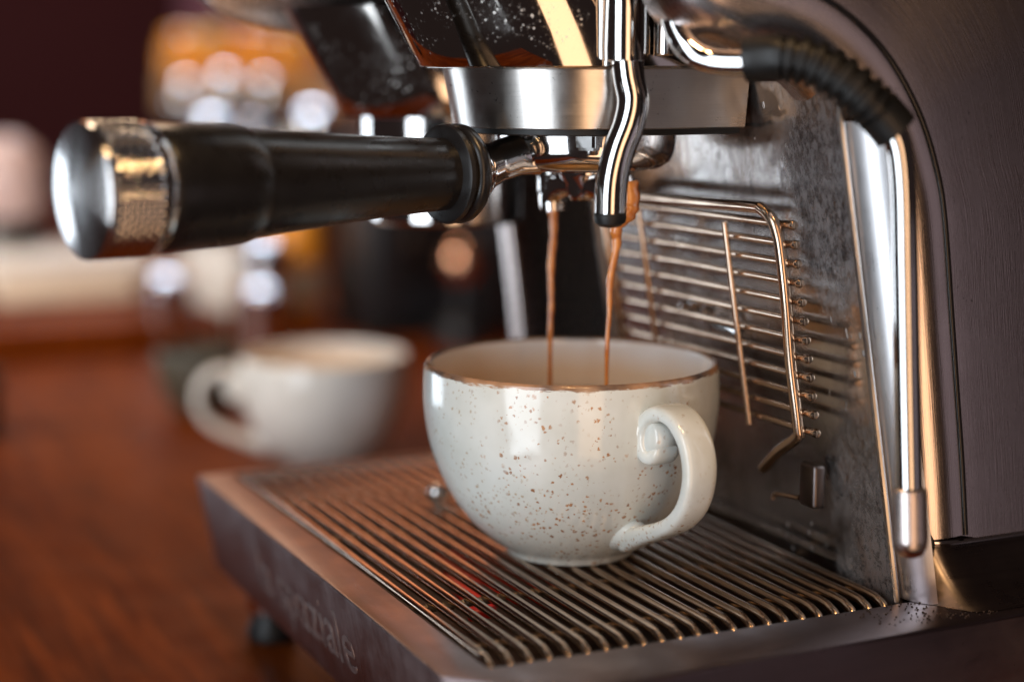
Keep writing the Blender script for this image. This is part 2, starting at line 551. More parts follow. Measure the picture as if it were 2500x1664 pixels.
planar_uv(tray, 1, 0)
# raised lettering on the front apron of the tray
fc = bpy.data.curves.new('lettering', 'FONT')
fc.body = 'la spaziale'
fc.size = 0.0285
fc.extrude = 0.00010
fc.align_x = 'LEFT'
tmp = bpy.data.objects.new('tmp_text', fc)
COL.objects.link(tmp)
bpy.context.view_layer.update()
me = bpy.data.meshes.new_from_object(tmp.evaluated_get(bpy.context.evaluated_depsgraph_get()))
bpy.data.objects.remove(tmp)
me.materials.clear(); me.materials.append(MAT['letter_grey'])
let = bpy.data.objects.new('lettering', me)
COL.objects.link(let)
let.location = (-0.098, -0.0925+0.0302*0.184-0.00030, -0.0302)
let.rotation_euler = (R(90+10.4), 0, 0)
sub(let, tray)
for fx, fy in ((-0.156, -0.066), (0.085, -0.060)):
    ft = part(lathe('foot', [(0, CZ), (0.0105, CZ), (0.0108, CZ+0.004), (0.0085, CZ+0.008), (0.0085, CZ+0.030), (0, CZ+0.030)], 'black_rubber', None, (fx, fy, 0.0015), seg=32))
    sub(lathe('foot_ring', [(0.0086, -0.0600), (0.0100, -0.0590), (0.0104, -0.0540), (0.0104, -0.0440), (0.0086, -0.0430)], 'chrome', None, (fx, fy, 0), seg=32), ft)

# splash plate behind the grill
LEAN = 0.177
def bsy(z, off=0.0):
    return 0.0737 - off - LEAN*z
bm = bmesh.new()
th = 0.0016
rows = []
for z in [i*0.0158 - 0.006 for i in range(12)]:
    rows.append([(x, bsy(z), z) for x in (-0.080, -0.03, 0.02, 0.06, 0.0952)])
bm = grid_bm(rows)
r = bmesh.ops.extrude_face_region(bm, geom=bm.faces[:])
for v in [e for e in r['geom'] if isinstance(e, bmesh.types.BMVert)]:
    v.co.y += th
plate = part(finish('splash_plate', bm, 'stained_steel', sharp=30))
# bright folded edges of the plate
for nm, x in (('edge_strip', 0.0957), ('edge_strip', -0.0812)):
    wd = 0.0011 if x > 0 else 0.0022
    bm = bmesh.new()
    tube_bm([(x, bsy(z, 0.0012), z) for z in [i*0.0168 - 0.002 for i in range(11)]], wd, seg=8, bm=bm)
    sub(finish(nm, bm, 'brushed_steel'), plate)
# slotted hole with a rolled rim and two screw heads
slot = []
for k in range(33):
    a = 2*math.pi*k/32
    x = 0.0075 + 0.0070*math.copysign(1, math.cos(a))*(1 if abs(math.cos(a)) > 1e-6 else 0) + 0.0042*math.cos(a)
    z = 0.0818 + 0.0042*math.sin(a)
    slot.append((x, bsy(z, 0.0012), z))
sub(tube('slot_rim', slot, 0.0010, 'chrome', seg=8), plate)
for x, z in ((-0.0215, 0.0823), (-0.0135, 0.0845)):
    sub(lathe('screw', [(0.0028, 0), (0.0028, 0.0008), (0.0016, 0.0018), (0, 0.0021)], 'chrome', None, (x, bsy(z), z), (0, -1, -LEAN), seg=20), plate)
# bent bracket at the foot of the plate
bm = box_bm(0.0560, 0.0655, bsy(0.031, 0.0085), bsy(0.031, 0.0035), 0.0232, 0.0385)
bmesh.ops.bevel(bm, geom=bm.edges[:], offset=0.0014, segments=3, affect='EDGES', profile=0.5)
brk = sub(finish('bracket', bm, 'base_steel'), plate)
sub(finish('bracket_arm', tube_bm([(0.0445, bsy(0.0245, 0.0120), 0.0225), (0.0446, bsy(0.0245, 0.0120), 0.0240), (0.0455, bsy(0.0245, 0.0118), 0.0247), (0.0500, bsy(0.0248, 0.0105), 0.0250), (0.0560, bsy(0.025, 0.009), 0.0252)], 0.0009, seg=10), 'rod_steel'), plate)
# dark rear wall of the recess beyond the plate
part(box('recess_panel', -0.190, -0.083, 0.105, 0.108, 0.0, 0.20, 'dark_gloss'))

# side columns: bull-nosed cheek swept along its front profile
def cheek(name, prof, xo, xi, rad, sgn):
    P = [Vector((0, y, z)) for y, z in prof]
    P = catmull(P, 5)
    rows, uvs = [], []
    L = 0.0
    for i, p in enumerate(P):
        t = (P[min(i+1, len(P)-1)] - P[max(i-1, 0)]).normalized()
        nrm = Vector((0, t.z, -t.y))
        if i:
            L += (p - P[i-1]).length
        row, uv = [], []
        row.append(Vector((xi, p.y, p.z))); uv.append((L, 0.0))
        for k in range(13):
            a = R(90*k/12)
            q = p + nrm*(rad*(1-math.cos(a)))
            q.x = xo - sgn*rad*(1-math.sin(a))
            row.append(q); uv.append((L, 0.01 + rad*a))
        for d in (0.03, 0.08, 0.16, 0.50):
            q = p + (Vector((0, 1, 0)) if t.z > 0.9 else nrm)*d
            q.x = xo
            row.append(q); uv.append((L, 0.03 + d))
        rows.append(row); uvs.append(uv)
    return finish(name, grid_bm(rows, uvs), 'cheek_steel', sharp=50)
prof_r = [(0.0688, 0.0195), (0.0660, 0.040), (0.0625, 0.066), (0.0590, 0.092), (0.0552, 0.120), (0.0520, 0.133), (0.0455, 0.148), (0.0345, 0.1625), (0.0200, 0.1725), (0.0040, 0.1775), (-0.012, 0.183), (-0.022, 0.194), (-0.027, 0.215), (-0.029, 0.25)]
prof_r = [(y + 0.0098, z if k else 0.0150) for k, (y, z) in enumerate(prof_r)]
ck = part(cheek('side_column', prof_r, 0.0950, 0.0700, 0.0205, 1))
# rolled seam where the rounded front of the column meets its flat side
pts = catmull([Vector((0, y, z)) for y, z in prof_r], 5)
seam = []
for i, p in enumerate(pts):
    t = (pts[min(i+1, len(pts)-1)] - pts[max(i-1, 0)]).normalized()
    q = p + Vector((0, t.z, -t.y))*0.0222
    q.x = 0.0949
    seam.append(q)
sub(tube('seam', seam, 0.0011, 'dark_gloss', seg=10), ck)
# curved return between plate edge and column
rows, uvs = [], []
for i in range(15):
    z = -0.001 + i*0.0112
    row, uv = [], []
    for k in range(9):
        a = R(-16 + 78*k/8)
        row.append((0.0966 + 0.0120*math.sin(a), bsy(z) + 0.0004 + 0.0120*(1-math.cos(a)), z))
        uv.append((z, 0.012*a))
    rows.append(row); uvs.append(uv)
sub(finish('column_return', grid_bm(rows, uvs), 'return_steel', sharp=60), ck)
# trim line under the column
trim = [(0.070, 0.0784, 0.0150), (0.0745, 0.0786, 0.0150)]
for k in range(11):
    a = R(90*k/10)
    trim.append((0.0745 + 0.0206*math.sin(a), 0.0786 + 0.0206*(1-math.cos(a)), 0.0150))
trim += [(0.0951, 0.16, 0.0150), (0.0951, 0.60, 0.0150)]
sub(tube('trim_line', trim, 0.0008, 'chrome', seg=8), ck)
prof_l = [(0.0688, 0.0), (0.0625, 0.066), (0.0552, 0.120), (0.0500, 0.145), (0.0380, 0.165), (0.018, 0.176), (-0.010, 0.1815), (-0.036, 0.1850), (-0.056, 0.1885), (-0.0715, 0.1930), (-0.081, 0.2000), (-0.086, 0.211), (-0.087, 0.25)]
part(cheek('side_column', prof_l, -0.1820, -0.1900, 0.0030, 1))
# base under the right column
b0 = [(0.0962, 0.0745), (0.1060, 0.0790), (0.1150, 0.0840), (0.1185, 0.0872), (0.1200, 0.0930), (0.1200, 0.60), (0.0930, 0.60)]
b1 = [(0.0850, 0.0835), (0.0895, 0.0850), (0.0930, 0.0880), (0.0942, 0.0920), (0.0945, 0.0980), (0.0945, 0.60), (0.0840, 0.60)]
bm = bmesh.new()
rr_ = []
for tt in (0, 0.15, 0.35, 0.6, 0.85, 1.0):
    s = tt**0.6
    rr_.append([bm.verts.new((x0+(x1-x0)*s, y0+(y1-y0)*s, -0.001+0.0156*tt)) for (x0, y0), (x1, y1) in zip(b0, b1)])
for a, b in zip(rr_[:-1], rr_[1:]):
    for j in range(len(a)):
        k = (j+1) % len(a)
        bm.faces.new((a[j], a[k], b[k], b[j]))
bm.faces.new(rr_[-1]); bm.faces.new(rr_[0][::-1])
bas = part(finish('column_base', bm, 'base_steel', sharp=60))
planar_uv(bas, 0, 2)
hose = bmesh.new()
for k in range(5):
    p = Vector((0.0940-0.0008*k, 0.0790+0.0012*k, 0.0030+0.0030*k))
    tube_bm([p + Vector((0.0042*math.cos(a), 0.0026*math.cos(a), 0.0042*math.sin(a))) for a in [2*math.pi*j/20 for j in range(21)]], 0.0015, seg=8, bm=hose)
sub(finish('ribbed_hose', hose, 'black_rubber'), bas)

# group heads
GX, GY = 0.0, 0.001
def uplan(cx, cy, a, b, yend, nseg=28):
    pts = [(cx-a, yend), (cx-a, (yend+cy)/2)]
    for k in range(nseg+1):
        t = math.pi + math.pi*k/nseg
        pts.append((cx + a*math.cos(t), cy + b*math.sin(t)))
    pts += [(cx+a, (yend+cy)/2), (cx+a, yend)]
    return pts
def ushape(name, levels, mat, sharp=35):
    """levels: (cx, cy, a, b, yend, z) from bottom to top"""
    rows, uvs = [], []
    for (cx, cy, a, b, ye, z) in levels:
        pl = uplan(cx, cy, a, b, ye)
        L, uv = 0.0, []
        for i, p in enumerate(pl):
            if i:
                L += math.dist(p, pl[i-1])
            uv.append((L, z))
        rows.append([(x, y, z) for x, y in pl]); uvs.append(uv)
    bm = grid_bm(rows, uvs)
    bm.verts.ensure_lookup_table()
    m = len(rows[0])
    bm.faces.new([bm.verts[i] for i in range(m)])
    bm.faces.new([bm.verts[i] for i in range(len(bm.verts)-m, len(bm.verts))])
    for i in range(len(rows)-1):
        bm.faces.new((bm.verts[i*m], bm.verts[(i+1)*m], bm.verts[(i+1)*m+m-1], bm.verts[i*m+m-1]))
    return finish(name, bm, mat, sharp=sharp)
def group(dx, dz, ye):
    band = part(ushape('group_band', [(dx, GY, 0.0425, 0.0412, ye, 0.1522+dz), (dx, GY, 0.0435, 0.0424, ye, 0.1526+dz), (dx, GY, 0.0462, 0.0462, ye, 0.1716+dz), (dx, GY, 0.0458, 0.0458, ye, 0.1722+dz)], 'brushed_steel'))
    sub(ushape('gasket', [(dx, GY, 0.0395, 0.0385, ye-0.003, 0.1500+dz), (dx, GY, 0.0418, 0.0405, ye-0.001, 0.1505+dz), (dx, GY, 0.0418, 0.0405, ye-0.001, 0.1521+dz)], 'black_rubber'), band)
    neck = part(ushape('group_neck', [(dx, GY, 0.0478, 0.0545, ye+0.006, 0.1722+dz), (dx, GY, 0.0484, 0.0555, ye+0.006, 0.1728+dz)] + [(dx, GY-0.55*k*0.011, 0.0484, 0.0555, ye+0.006, 0.1728+dz+k*0.011) for k in range(1, 7)], 'splashed_chrome'))
    return band, neck
group(0.0, 0.0, 0.0430)
# far group: sits a little lower, no portafilter locked in
fn_ = part(ushape('group_neck', [(-0.13, 0.012, 0.044, 0.0490, 0.05, 0.1525), (-0.13, 0.0117, 0.0445, 0.0495, 0.05, 0.1531)] + [(-0.13, 0.0117-0.55*k*0.0107, 0.0445, 0.0495, 0.05, 0.1531+k*0.0107) for k in range(1, 5)], 'splashed_chrome'))
sub(lathe('group_ring', [(0, 0.108), (0.030, 0.108), (0.0325, 0.110), (0.0325, 0.128), (0.036, 0.131), (0.036, 0.1520), (0, 0.1520)], 'chrome', None, (-0.13, 0.006, 0)), fn_)
# underside of the upper body between the side columns
bm = grid_bm([[(x, y, z) for x in (-0.182, -0.12, -0.055)] for y, z in ((0.06, 0.1955), (0.0, 0.1965), (-0.055, 0.1985), (-0.074, 0.2025), (-0.082, 0.210), (-0.084, 0.25))])
r = bmesh.ops.extrude_face_region(bm, geom=bm.faces[:])
for v in [e for e in r['geom'] if isinstance(e, bmesh.types.BMVert)]:
    v.co.z += 0.01
part(finish('upper_body', bm, 'cheek_steel', sharp=50))

# hot water spout in front of the near group
hp = [(0.0525, -0.0075, 0.1760), (0.0535, -0.0070, 0.1690), (0.0548, -0.0062, 0.1620), (0.0552, -0.0078, 0.1545), (0.0552, -0.0115, 0.1455), (0.0556, -0.0140, 0.1360), (0.0566, -0.0150, 0.1255)]
hp = catmull(hp, 6)
hws = part(tube('hot_water_spout', hp, 0.0052, 'chrome', seg=24))
sub(lathe('spout_sleeve', [(0.0056, 0.1742), (0.0068, 0.1746), (0.0070, 0.178), (0.0070, 0.24), (0, 0.24)], 'chrome', None, (0.0520, -0.0078, 0), seg=32), hws)
sub(lathe('spout_tip', [(0.0, -0.0018), (0.0034, -0.0016), (0.0050, -0.0004), (0.0053, 0.0010), (0.0053, 0.0026), (0.0050, 0.0030)], 'black_rubber', None, (0.0567, -0.0151, 0.1240), (0.05, -0.05, 1), seg=32), hws)
part(lathe('valve_stem', [(0.0035, 0.1760), (0.0042, 0.1765), (0.0042, 0.24), (0, 0.24)], 'chrome', None, (0.0545, 0.0060, 0), seg=24))

# steam wand
wpath = [Vector((0.0691, -0.0010, 0.2049)), Vector((0.0712, -0.0024, 0.1956)), Vector((0.0749, -0.0030, 0.1856)), Vector((0.0805, -0.0011, 0.1781)), Vector((0.0858, 0.0043, 0.1744)), Vector((0.0940, 0.0122, 0.1739)), Vector((0.0976, 0.0153, 0.1744))]
wand = part(tube('steam_wand', catmull(wpath, 6), 0.0041, 'chrome', seg=24))
spath = catmull([Vector((0.0937, 0.0119, 0.1747)), Vector((0.1008, 0.0178, 0.1754)), Vector((0.1065, 0.0248, 0.1740)), Vector((0.1118, 0.0321, 0.1695)), Vector((0.1160, 0.0388, 0.1633)), Vector((0.1180, 0.0438, 0.1584)), Vector((0.1196, 0.0478, 0.1536))], 8)
rad = []
for i in range(len(spath)):
    u = i/(len(spath)-1)
    rad.append(0.0065 + (0.00055*math.sin(i*math.pi*0.72) if 0.16 < u < 0.80 else (0.0004 if u >= 0.80 else 0.0002)))
fine = []
rf = []
for i in range(len(spath)-1):
    for j in range(3):
        t = j/3
        u = (i+t)/(len(spath)-1)
        fine.append(spath[i].lerp(spath[i+1], t))
        if 0.20 < u < 0.80:
            rf.append(0.0064 + 0.0008*(1 if math.sin(u*2*math.pi*14) > -0.2 else -0.6))
        else:
            rf.append(0.0070)
fine.append(spath[-1]); rf.append(0.0070)
sub(finish('grip_sleeve', tube_bm(fine, rf, seg=28), 'black_rubber', sharp=60), wand)
dpath = [Vector((0.1180, 0.0454, 0.1564)), Vector((0.1195, 0.0487, 0.1500)), Vector((0.1212, 0.0499, 0.1371)), Vector((0.1230, 0.0501, 0.1150)), Vector((0.1265, 0.0500, 0.0756)), Vector((0.1296, 0.0498, 0.0446))]
sub(tube('lower_tube', catmull(dpath, 5), 0.0041, 'chrome', seg=24), wand)
ta, tb = Vector((0.1293, 0.0498, 0.0466)), Vector((0.1310, 0.0501, 0.0248))
ax = (tb-ta)
tl = ax.length
sub(lathe('steam_tip', [(0.0041, 0), (0.0052, 0.0008), (0.0054, 0.003), (0.0054, tl*0.72), (0.0050, tl*0.85), (0.0036, tl*0.96), (0.0015, tl), (0, tl)], 'cheek_steel', None, ta, ax, seg=8 if False else 32), wand)

# ------------------------------------------------------------------ drip grill
grill = thing('drip_grill', 'lift-out steel wire grill lying in the drip tray', 'drip grill', (-0.035, 0.0, -0.03))
RB = 0.00152
bp = [(-0.165, 0, -0.010), (-0.1652, 0, -0.004), (-0.1640, 0, -0.0018), (-0.1615, 0, -RB), (-0.10, 0, -RB), (0.0, 0, -RB), (0.086, 0, -RB), (0.0900, 0, -RB-0.0003), (0.0938, 0, -RB-0.0016), (0.0965, 0, -RB-0.0039), (0.0977, 0, -RB-0.0070), (0.0980, 0, -RB-0.0110)]
bme = None
for i in range(23):
    y = -0.0741 + 0.00649*i
    if bme is None:
        bo = finish('bar', tube_bm([Vector(p) for p in bp], RB, seg=12), 'rod_steel', sharp=60)
        bme = bo.data
    else:
        bo = bpy.data.objects.new('bar', bme)
        COL.objects.link(bo)
    bo.location = Vector((0, y, 0))
    rooted(bo, grill)
random.seed(4)
cme = None
for cx in (-0.1195, -0.0610, 0.0315, 0.0740):
    bmx = tube_bm([(0, -0.0765, -0.0042), (0, 0.0, -0.0042), (0, 0.0715, -0.0042)], 0.0014, seg=10)
    for i in range(23):
        y = -0.0741 + 0.00649*i
        for s in (-1, 1):
            pts = [(random.uniform(-0.0006, 0.0006), y + s*0.0014 + random.uniform(-0.0004, 0.0004), -0.0052 + 0.0008*k) for k in range(4)]
            tube_bm(pts, [0.0006, 0.0011, 0.0011, 0.0005], seg=6, bm=bmx)
    co = finish('cross_bar', bmx, 'grimy_joint', sharp=60)
    co.location = Vector((cx, 0, 0))
    rooted(co, grill)
kn = lathe('knob', [(0.0016, -0.006), (0.0016, 0.001), (0.0038, 0.002), (0.0044, 0.004), (0.0036, 0.0062), (0.0018, 0.0074), (0, 0.0077)], 'chrome', None, (-0.0835, -0.0175, 0), seg=24)
rooted(kn, grill)

# red strip in the tray
red = box('red_float', -0.033, 0.040, -0.0050, 0.0050, -0.002, 0.002, 'red_plastic', bev=0.001)
red.location = (-0.010, -0.0385, -0.0100)
red.rotation_euler = (R(6), 0, R(-13))
tag(red, 'red plastic strip lying in the tray beneath the grill bars', 'float strip')

# ------------------------------------------------------------------ folding wire rack on the splash plate
rack = thing('wire_rack', 'wire cup rack with rounded frame propped against the stained splash plate', 'wire rack', (0.0, 0.052, 0.05))
OF = 0.0125
def rk(x, z, off=OF):
    return Vector((x, bsy(z, off), z))
fp = []
for z in (0.036,):
    fp.append(Vector((0.046, bsy(0.036, 0.0155), 0.0345)))
fp += [Vector((0.0560, bsy(0.042, 0.0150), 0.0425)), rk(0.0655, 0.0495), rk(0.0668, 0.054), rk(0.0672, 0.075), rk(0.0690, 0.095), rk(0.0697, 0.112), rk(0.0690, 0.1190), rk(0.0665, 0.1235), rk(0.0615, 0.1262), rk(0.056, 0.1266), rk(0.02, 0.1256), rk(-0.03, 0.1246), rk(-0.046, 0.1243), rk(-0.0515, 0.1215), rk(-0.0535, 0.116), rk(-0.0535, 0.08), rk(-0.0535, 0.05)]
fr = tube('frame', catmull(fp, 6), 0.00205, 'rod_steel', seg=14)
rooted(fr, rack)
wme = None
for i in range(12):
    z = 0.1213 - 0.00637*i
    xe = 0.0742 - 0.0018*(i/11)
    path = [Vector((-0.0560, bsy(z, OF-0.0028), z-0.0010)), Vector((0.0, bsy(z, OF-0.0028), z)), Vector((xe, bsy(z, OF-0.0028), z+0.0006))]
    bb = tube_bm(path, 0.00135, seg=10)
    o = finish('wire', bb, 'rod_steel')
    rooted(o, rack)
    e = lathe('wire_end', [(0, -0.0016), (0.0012, -0.0014), (0.0016, -0.0002), (0.0016, 0.0006), (0.0012, 0.0014), (0, 0.0017)], 'rod_steel', None, (xe, bsy(z, OF-0.0028), z+0.0006), (1, 0, 0), seg=14)
    sub(e, o)
for x0 in (0.0368, -0.0240):
    o = tube('upright', [rk(x0+0.0006, 0.1200, OF+0.0005), rk(x0, 0.09, OF+0.0005), rk(x0-0.0006, 0.0485, OF+0.0005)], 0.00115, 'rod_steel', seg=10)
    rooted(o, rack)

# ------------------------------------------------------------------ portafilter
G = Vector((0.0, 0.005, 0.1375))
TH = R(13)
D_ = Vector((math.sin(TH), -math.cos(TH), 0))
E_ = Vector((math.cos(TH), math.sin(TH), 0))
pf = thing('portafilter', 'chrome portafilter with black handle and knurled metal end cap locked under the near group', 'portafilter', (G.x, G.y, 0.12))
bowl = rooted(lathe('basket_holder', [(0, 0.1368), (0.020, 0.1368), (0.0262, 0.1376), (0.0298, 0.1400), (0.0314, 0.1438), (0.0318, 0.1480), (0.0318, 0.1515), (0.0345, 0.1520), (0.0345, 0.1527), (0.0, 0.1527)], 'chrome', None, (G.x, G.y, 0), seg=72), pf)
# locking lugs and retaining spring on the bowl
for s in (1, -1):
    lug = box_bm(-0.004, 0.004, -0.003, 0.003, 0.1450, 0.1518)
    bmesh.ops.bevel(lug, geom=lug.edges[:], offset=0.001, segments=2, affect='EDGES')
    o = finish('lug', lug, 'chrome')
    p = Vector((G.x, G.y, 0)) + Quaternion((0, 0, 1), R(52 if s > 0 else 205))@(D_*0.0325)
    o.location = p
    o.rotation_euler = (0, 0, R(30))
    sub(o, bowl)
# neck between bowl and handle
npth = [(0.024, 0.0085, 0.1440), (0.032, 0.0072, 0.1425), (0.040, 0.0070, 0.1405), (0.046, 0.0085, 0.1390), (0.050, 0.0112, 0.1380), (0.056, 0.0125, 0.1375)]
pts = [Vector((G.x, G.y, 0)) + D_*s + Vector((0, 0, z)) for s, r_, z in npth]
npts = catmull(pts, 5)
rads = lerp_list([r_ for s, r_, z in npth], len(npts))
rooted(tube('neck', npts, rads, 'chrome', seg=32), pf)
# lower web of the neck
wp = [Vector((G.x, G.y, 0)) + D_*s + Vector((0, 0, z)) for s, z in ((0.022, 0.1385), (0.034, 0.1382), (0.042, 0.1362), (0.047, 0.1325), (0.0515, 0.1290))]
wpts = catmull(wp, 5)
rooted(tube('neck_web', wpts, lerp_list([0.0020, 0.0024, 0.0030, 0.0036, 0.0040], len(wpts)), 'chrome', seg=20, ref=(0, 0, 1), rad2=lerp_list([0.0075, 0.0060, 0.0060, 0.0070, 0.0080], len(wpts))), pf)
H0 = Vector((G.x, G.y, G.z))
def along(name, prof, mat, **kw):
    o = lathe(name, [(r_, s) for s, r_ in prof], mat, None, H0, D_, **kw)
    return rooted(o, pf)
along('collar', [(0.0515, 0), (0.0515, 0.0130), (0.0525, 0.0152), (0.0540, 0.0163), (0.0557, 0.0166), (0.0570, 0.0160), (0.0577, 0.0148), (0.0585, 0.0156), (0.0600, 0.0166), (0.0613, 0.0162), (0.0619, 0.0150), (0.0619, 0)], 'black_plastic', seg=64)
grip = along('handle_grip', [(0.0590, 0), (0.0590, 0.0118), (0.063, 0.01195), (0.080, 0.0127), (0.100, 0.0141), (0.120, 0.0157), (0.132, 0.0166), (0.1345, 0.0167), (0.1345, 0)], 'black_plastic', seg=64)
along('handle_sleeve', [(0.1345, 0), (0.1345, 0.0166), (0.1358, 0.0171), (0.139, 0.0181), (0.143, 0.0185), (0.158, 0.0190), (0.1655, 0.0192), (0.1668, 0.0188), (0.1668, 0)], 'black_plastic', seg=64)
# end cap: smooth edge, diamond knurl, turned face
cap = along('end_cap', [(0.1662, 0), (0.1662, 0.0180), (0.1676, 0.0192), (0.1694, 0.0198), (0.1712, 0.0199), (0.1712, 0)], 'chrome', seg=64)
NK = 40
kb = bmesh.new()
seg, na = NK*4, 34
s0, s1 = 0.1714, 0.1858
ring = []
for i in range(na+1):
    s = s0 + (s1-s0)*i/na
    row = []
    for j in range(seg):
        a = 2*math.pi*j/seg
        u = (a*NK/(2*math.pi) + (s-s0)/0.0035) % 1.0
        v = (a*NK/(2*math.pi) - (s-s0)/0.0035) % 1.0
        tri = min(abs(u-0.5)*2*1.2, 1)*0.80 + min(abs(v-0.5)*2*1.2, 1)*0.20
        rr = 0.0185 + 0.00160*tri
        row.append(kb.verts.new((rr*math.cos(a), rr*math.sin(a), s)))
    ring.append(row)
for i in range(na):
    for j in range(seg):
        k = (j+1) % seg
        kb.faces.new((ring[i][j], ring[i][k], ring[i+1][k], ring[i+1][j]))
ko = finish('knurled_ring', kb, 'chrome', sharp=80)
ko.location = H0
ko.rotation_mode = 'QUATERNION'
ko.rotation_quaternion = D_.to_track_quat('Z', 'Y')
sub(ko, cap)
fo = lathe('turned_face', [(0.0192, -0.0062), (0.0200, -0.0050), (0.0198, -0.0036), (0.0185, -0.0026), (0.0100, -0.0011), (0.0, 0.0)], 'turned_metal', None, H0 + D_*0.1918, D_, seg=96, sharp=30)
sub(fo, cap)
# double spout under the bowl
sp = rooted(lathe('spout_boss', [(0.0095, 0.1370), (0.0090, 0.1345), (0.0070, 0.1320), (0.0068, 0.1295), (0.0050, 0.1262), (0.0, 0.1250)], 'chrome', None, (G.x, G.y, 0), seg=40), pf)
for s in (-1, 1):
    c0 = Vector((G.x, G.y, 0))
    base = c0 + E_*(s*0.0180)
    pth = [c0 + E_*(s*0.004) + Vector((0, 0, 0.1318)), c0 + E_*(s*0.010) + Vector((0, 0, 0.1316)), c0 + E_*(s*0.0152) + Vector((0, 0, 0.1295)), base + Vector((0, 0, 0.1262)), base + Vector((0, 0, 0.1212))]
    cp = catmull(pth, 6)
    o = rooted(tube('spout', cp, lerp_list([0.0050, 0.0054, 0.0054, 0.0052, 0.0044], len(cp)), 'chrome', seg=24), pf)
    top = lathe('spout_cap', [(0.0, 0.1362), (0.0050, 0.1360), (0.0056, 0.1345), (0.0056, 0.1290), (0.0050, 0.1270)], 'chrome', None, (base.x, base.y, 0), seg=28)
    sub(top, o)

# ------------------------------------------------------------------ espresso streams
def stream(name, pts, rads, label):
    cp = catmull(pts, 6)
    rr = [r_*(1 + 0.10*math.sin(i*1.7) + 0.06*math.sin(i*0.63+1)) for i, r_ in enumerate(lerp_list(rads, len(cp)))]
    o = finish(name, tube_bm(cp, rr, seg=14), 'espresso')
    return tag(o, label, 'coffee stream', 'espresso streams from the double spout')
cl = Vector((G.x, G.y, 0)) - E_*0.0180
cr = Vector((G.x, G.y, 0)) + E_*0.0180
def at(c, dx, dy, z):
    return Vector((c.x+dx, c.y+dy, z))
stream('espresso_stream', [at(cl, 0.0005, -0.0002, 0.1215), at(cl, 0.0004, 0.0002, 0.1130), at(cl, 0.0, -0.0006, 0.1010), at(cl, 0, -0.0004, 0.0880), at(cl, 0, -0.0008, 0.0740), at(cl, 0, -0.0006, 0.0300)], [0.0018, 0.0015, 0.0013, 0.0011, 0.0009, 0.0008], 'straight orange-brown espresso stream falling from the left spout into the cup')
stream('espresso_stream', [at(cr, 0.0025, 0.0018, 0.1335), at(cr, 0.0034, 0.0022, 0.1270), at(cr, 0.0030, 0.0010, 0.1225), at(cr, 0.0010, -0.0012, 0.1180), at(cr, 0.0002, -0.0008, 0.1110), at(cr, 0.0, -0.0030, 0.1000), at(cr, 0, -0.0032, 0.0880), at(cr, 0, -0.0040, 0.0740), at(cr, 0, -0.0042, 0.0300)], [0.0036, 0.0040, 0.0034, 0.0021, 0.0015, 0.0012, 0.0009, 0.00075, 0.0007], 'wavy espresso stream falling from the right spout behind the hot water tube')

# ------------------------------------------------------------------ cups
CUP_OUT = [(0.0, 0.0012), (0.0200, 0.0012), (0.0212, 0.0), (0.0228, 0.0), (0.0238, 0.0012), (0.0252, 0.0030), (0.0300, 0.0066), (0.0358, 0.0118), (0.0412, 0.0186), (0.0458, 0.0268), (0.0492, 0.0352), (0.0513, 0.0430), (0.0525, 0.0520), (0.0528, 0.0580), (0.0526, 0.0640), (0.0524, 0.0676), (0.0519, 0.0690)]
CUP_IN = [(0.0511, 0.0695), (0.0502, 0.0690), (0.0497, 0.0674), (0.0496, 0.0600), (0.0490, 0.0500), (0.0472, 0.0400), (0.0435, 0.0290), (0.0370, 0.0190), (0.0280, 0.0120), (0.0150, 0.0090), (0.0, 0.0085)]
def smooth_prof(pr, k=3):
    return [(max(0, p.x), p.y) for p in catmull([(r_, z, 0) for r_, z in pr], k)]
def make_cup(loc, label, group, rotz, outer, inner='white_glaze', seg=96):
    t = thing('coffee_cup', label, 'cup', loc, group)
    t.rotation_euler = (0, 0, rotz)
    po = smooth_prof(CUP_OUT)
    pi_ = smooth_prof(CUP_IN)
    bm = lathe_bm(po + pi_, seg)
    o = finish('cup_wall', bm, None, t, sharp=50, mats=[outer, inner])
    me = o.data
    n_out = len(po)
    for p in me.polygons:
        c = p.center
        # inside faces look towards the axis or up from the floor
        nrm = p.normal
        rad_ = math.hypot(c.x, c.y)
        inward = (nrm.x*c.x + nrm.y*c.y) < 0 if rad_ > 1e-5 else nrm.z > 0
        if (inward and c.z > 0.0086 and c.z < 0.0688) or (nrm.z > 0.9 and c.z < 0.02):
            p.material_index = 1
    return t
def strap(bmesh_path, w_list, t_list):
    """flattened strap: wide across y, thin in the x-z plane"""
    P = catmull(bmesh_path, 6)
    W = lerp_list(w_list, len(P)); T = lerp_list(t_list, len(P))
    bm = bmesh.new()
    rings = []
    seg = 24
    for i, p in enumerate(P):
        t = (P[min(i+1, len(P)-1)] - P[max(i-1, 0)]).normalized()
        v = Vector((0, 1, 0))
        u = t.cross(v).normalized()
        rg = []
        for j in range(seg):
            a = 2*math.pi*j/seg
            ca, sa = math.cos(a), math.sin(a)
            e = 0.58
            rg.append(bm.verts.new(p + v*(W[i]*math.copysign(abs(ca)**e, ca)) + u*(T[i]*math.copysign(abs(sa)**e, sa))))
        rings.append(rg)
    for i in range(len(P)-1):
        for j in range(seg):
            bm.faces.new((rings[i][j], rings[i][(j+1) % seg], rings[i+1][(j+1) % seg], rings[i+1][j]))
    bm.faces.new(rings[0][::-1]); bm.faces.new(rings[-1])
    return bm
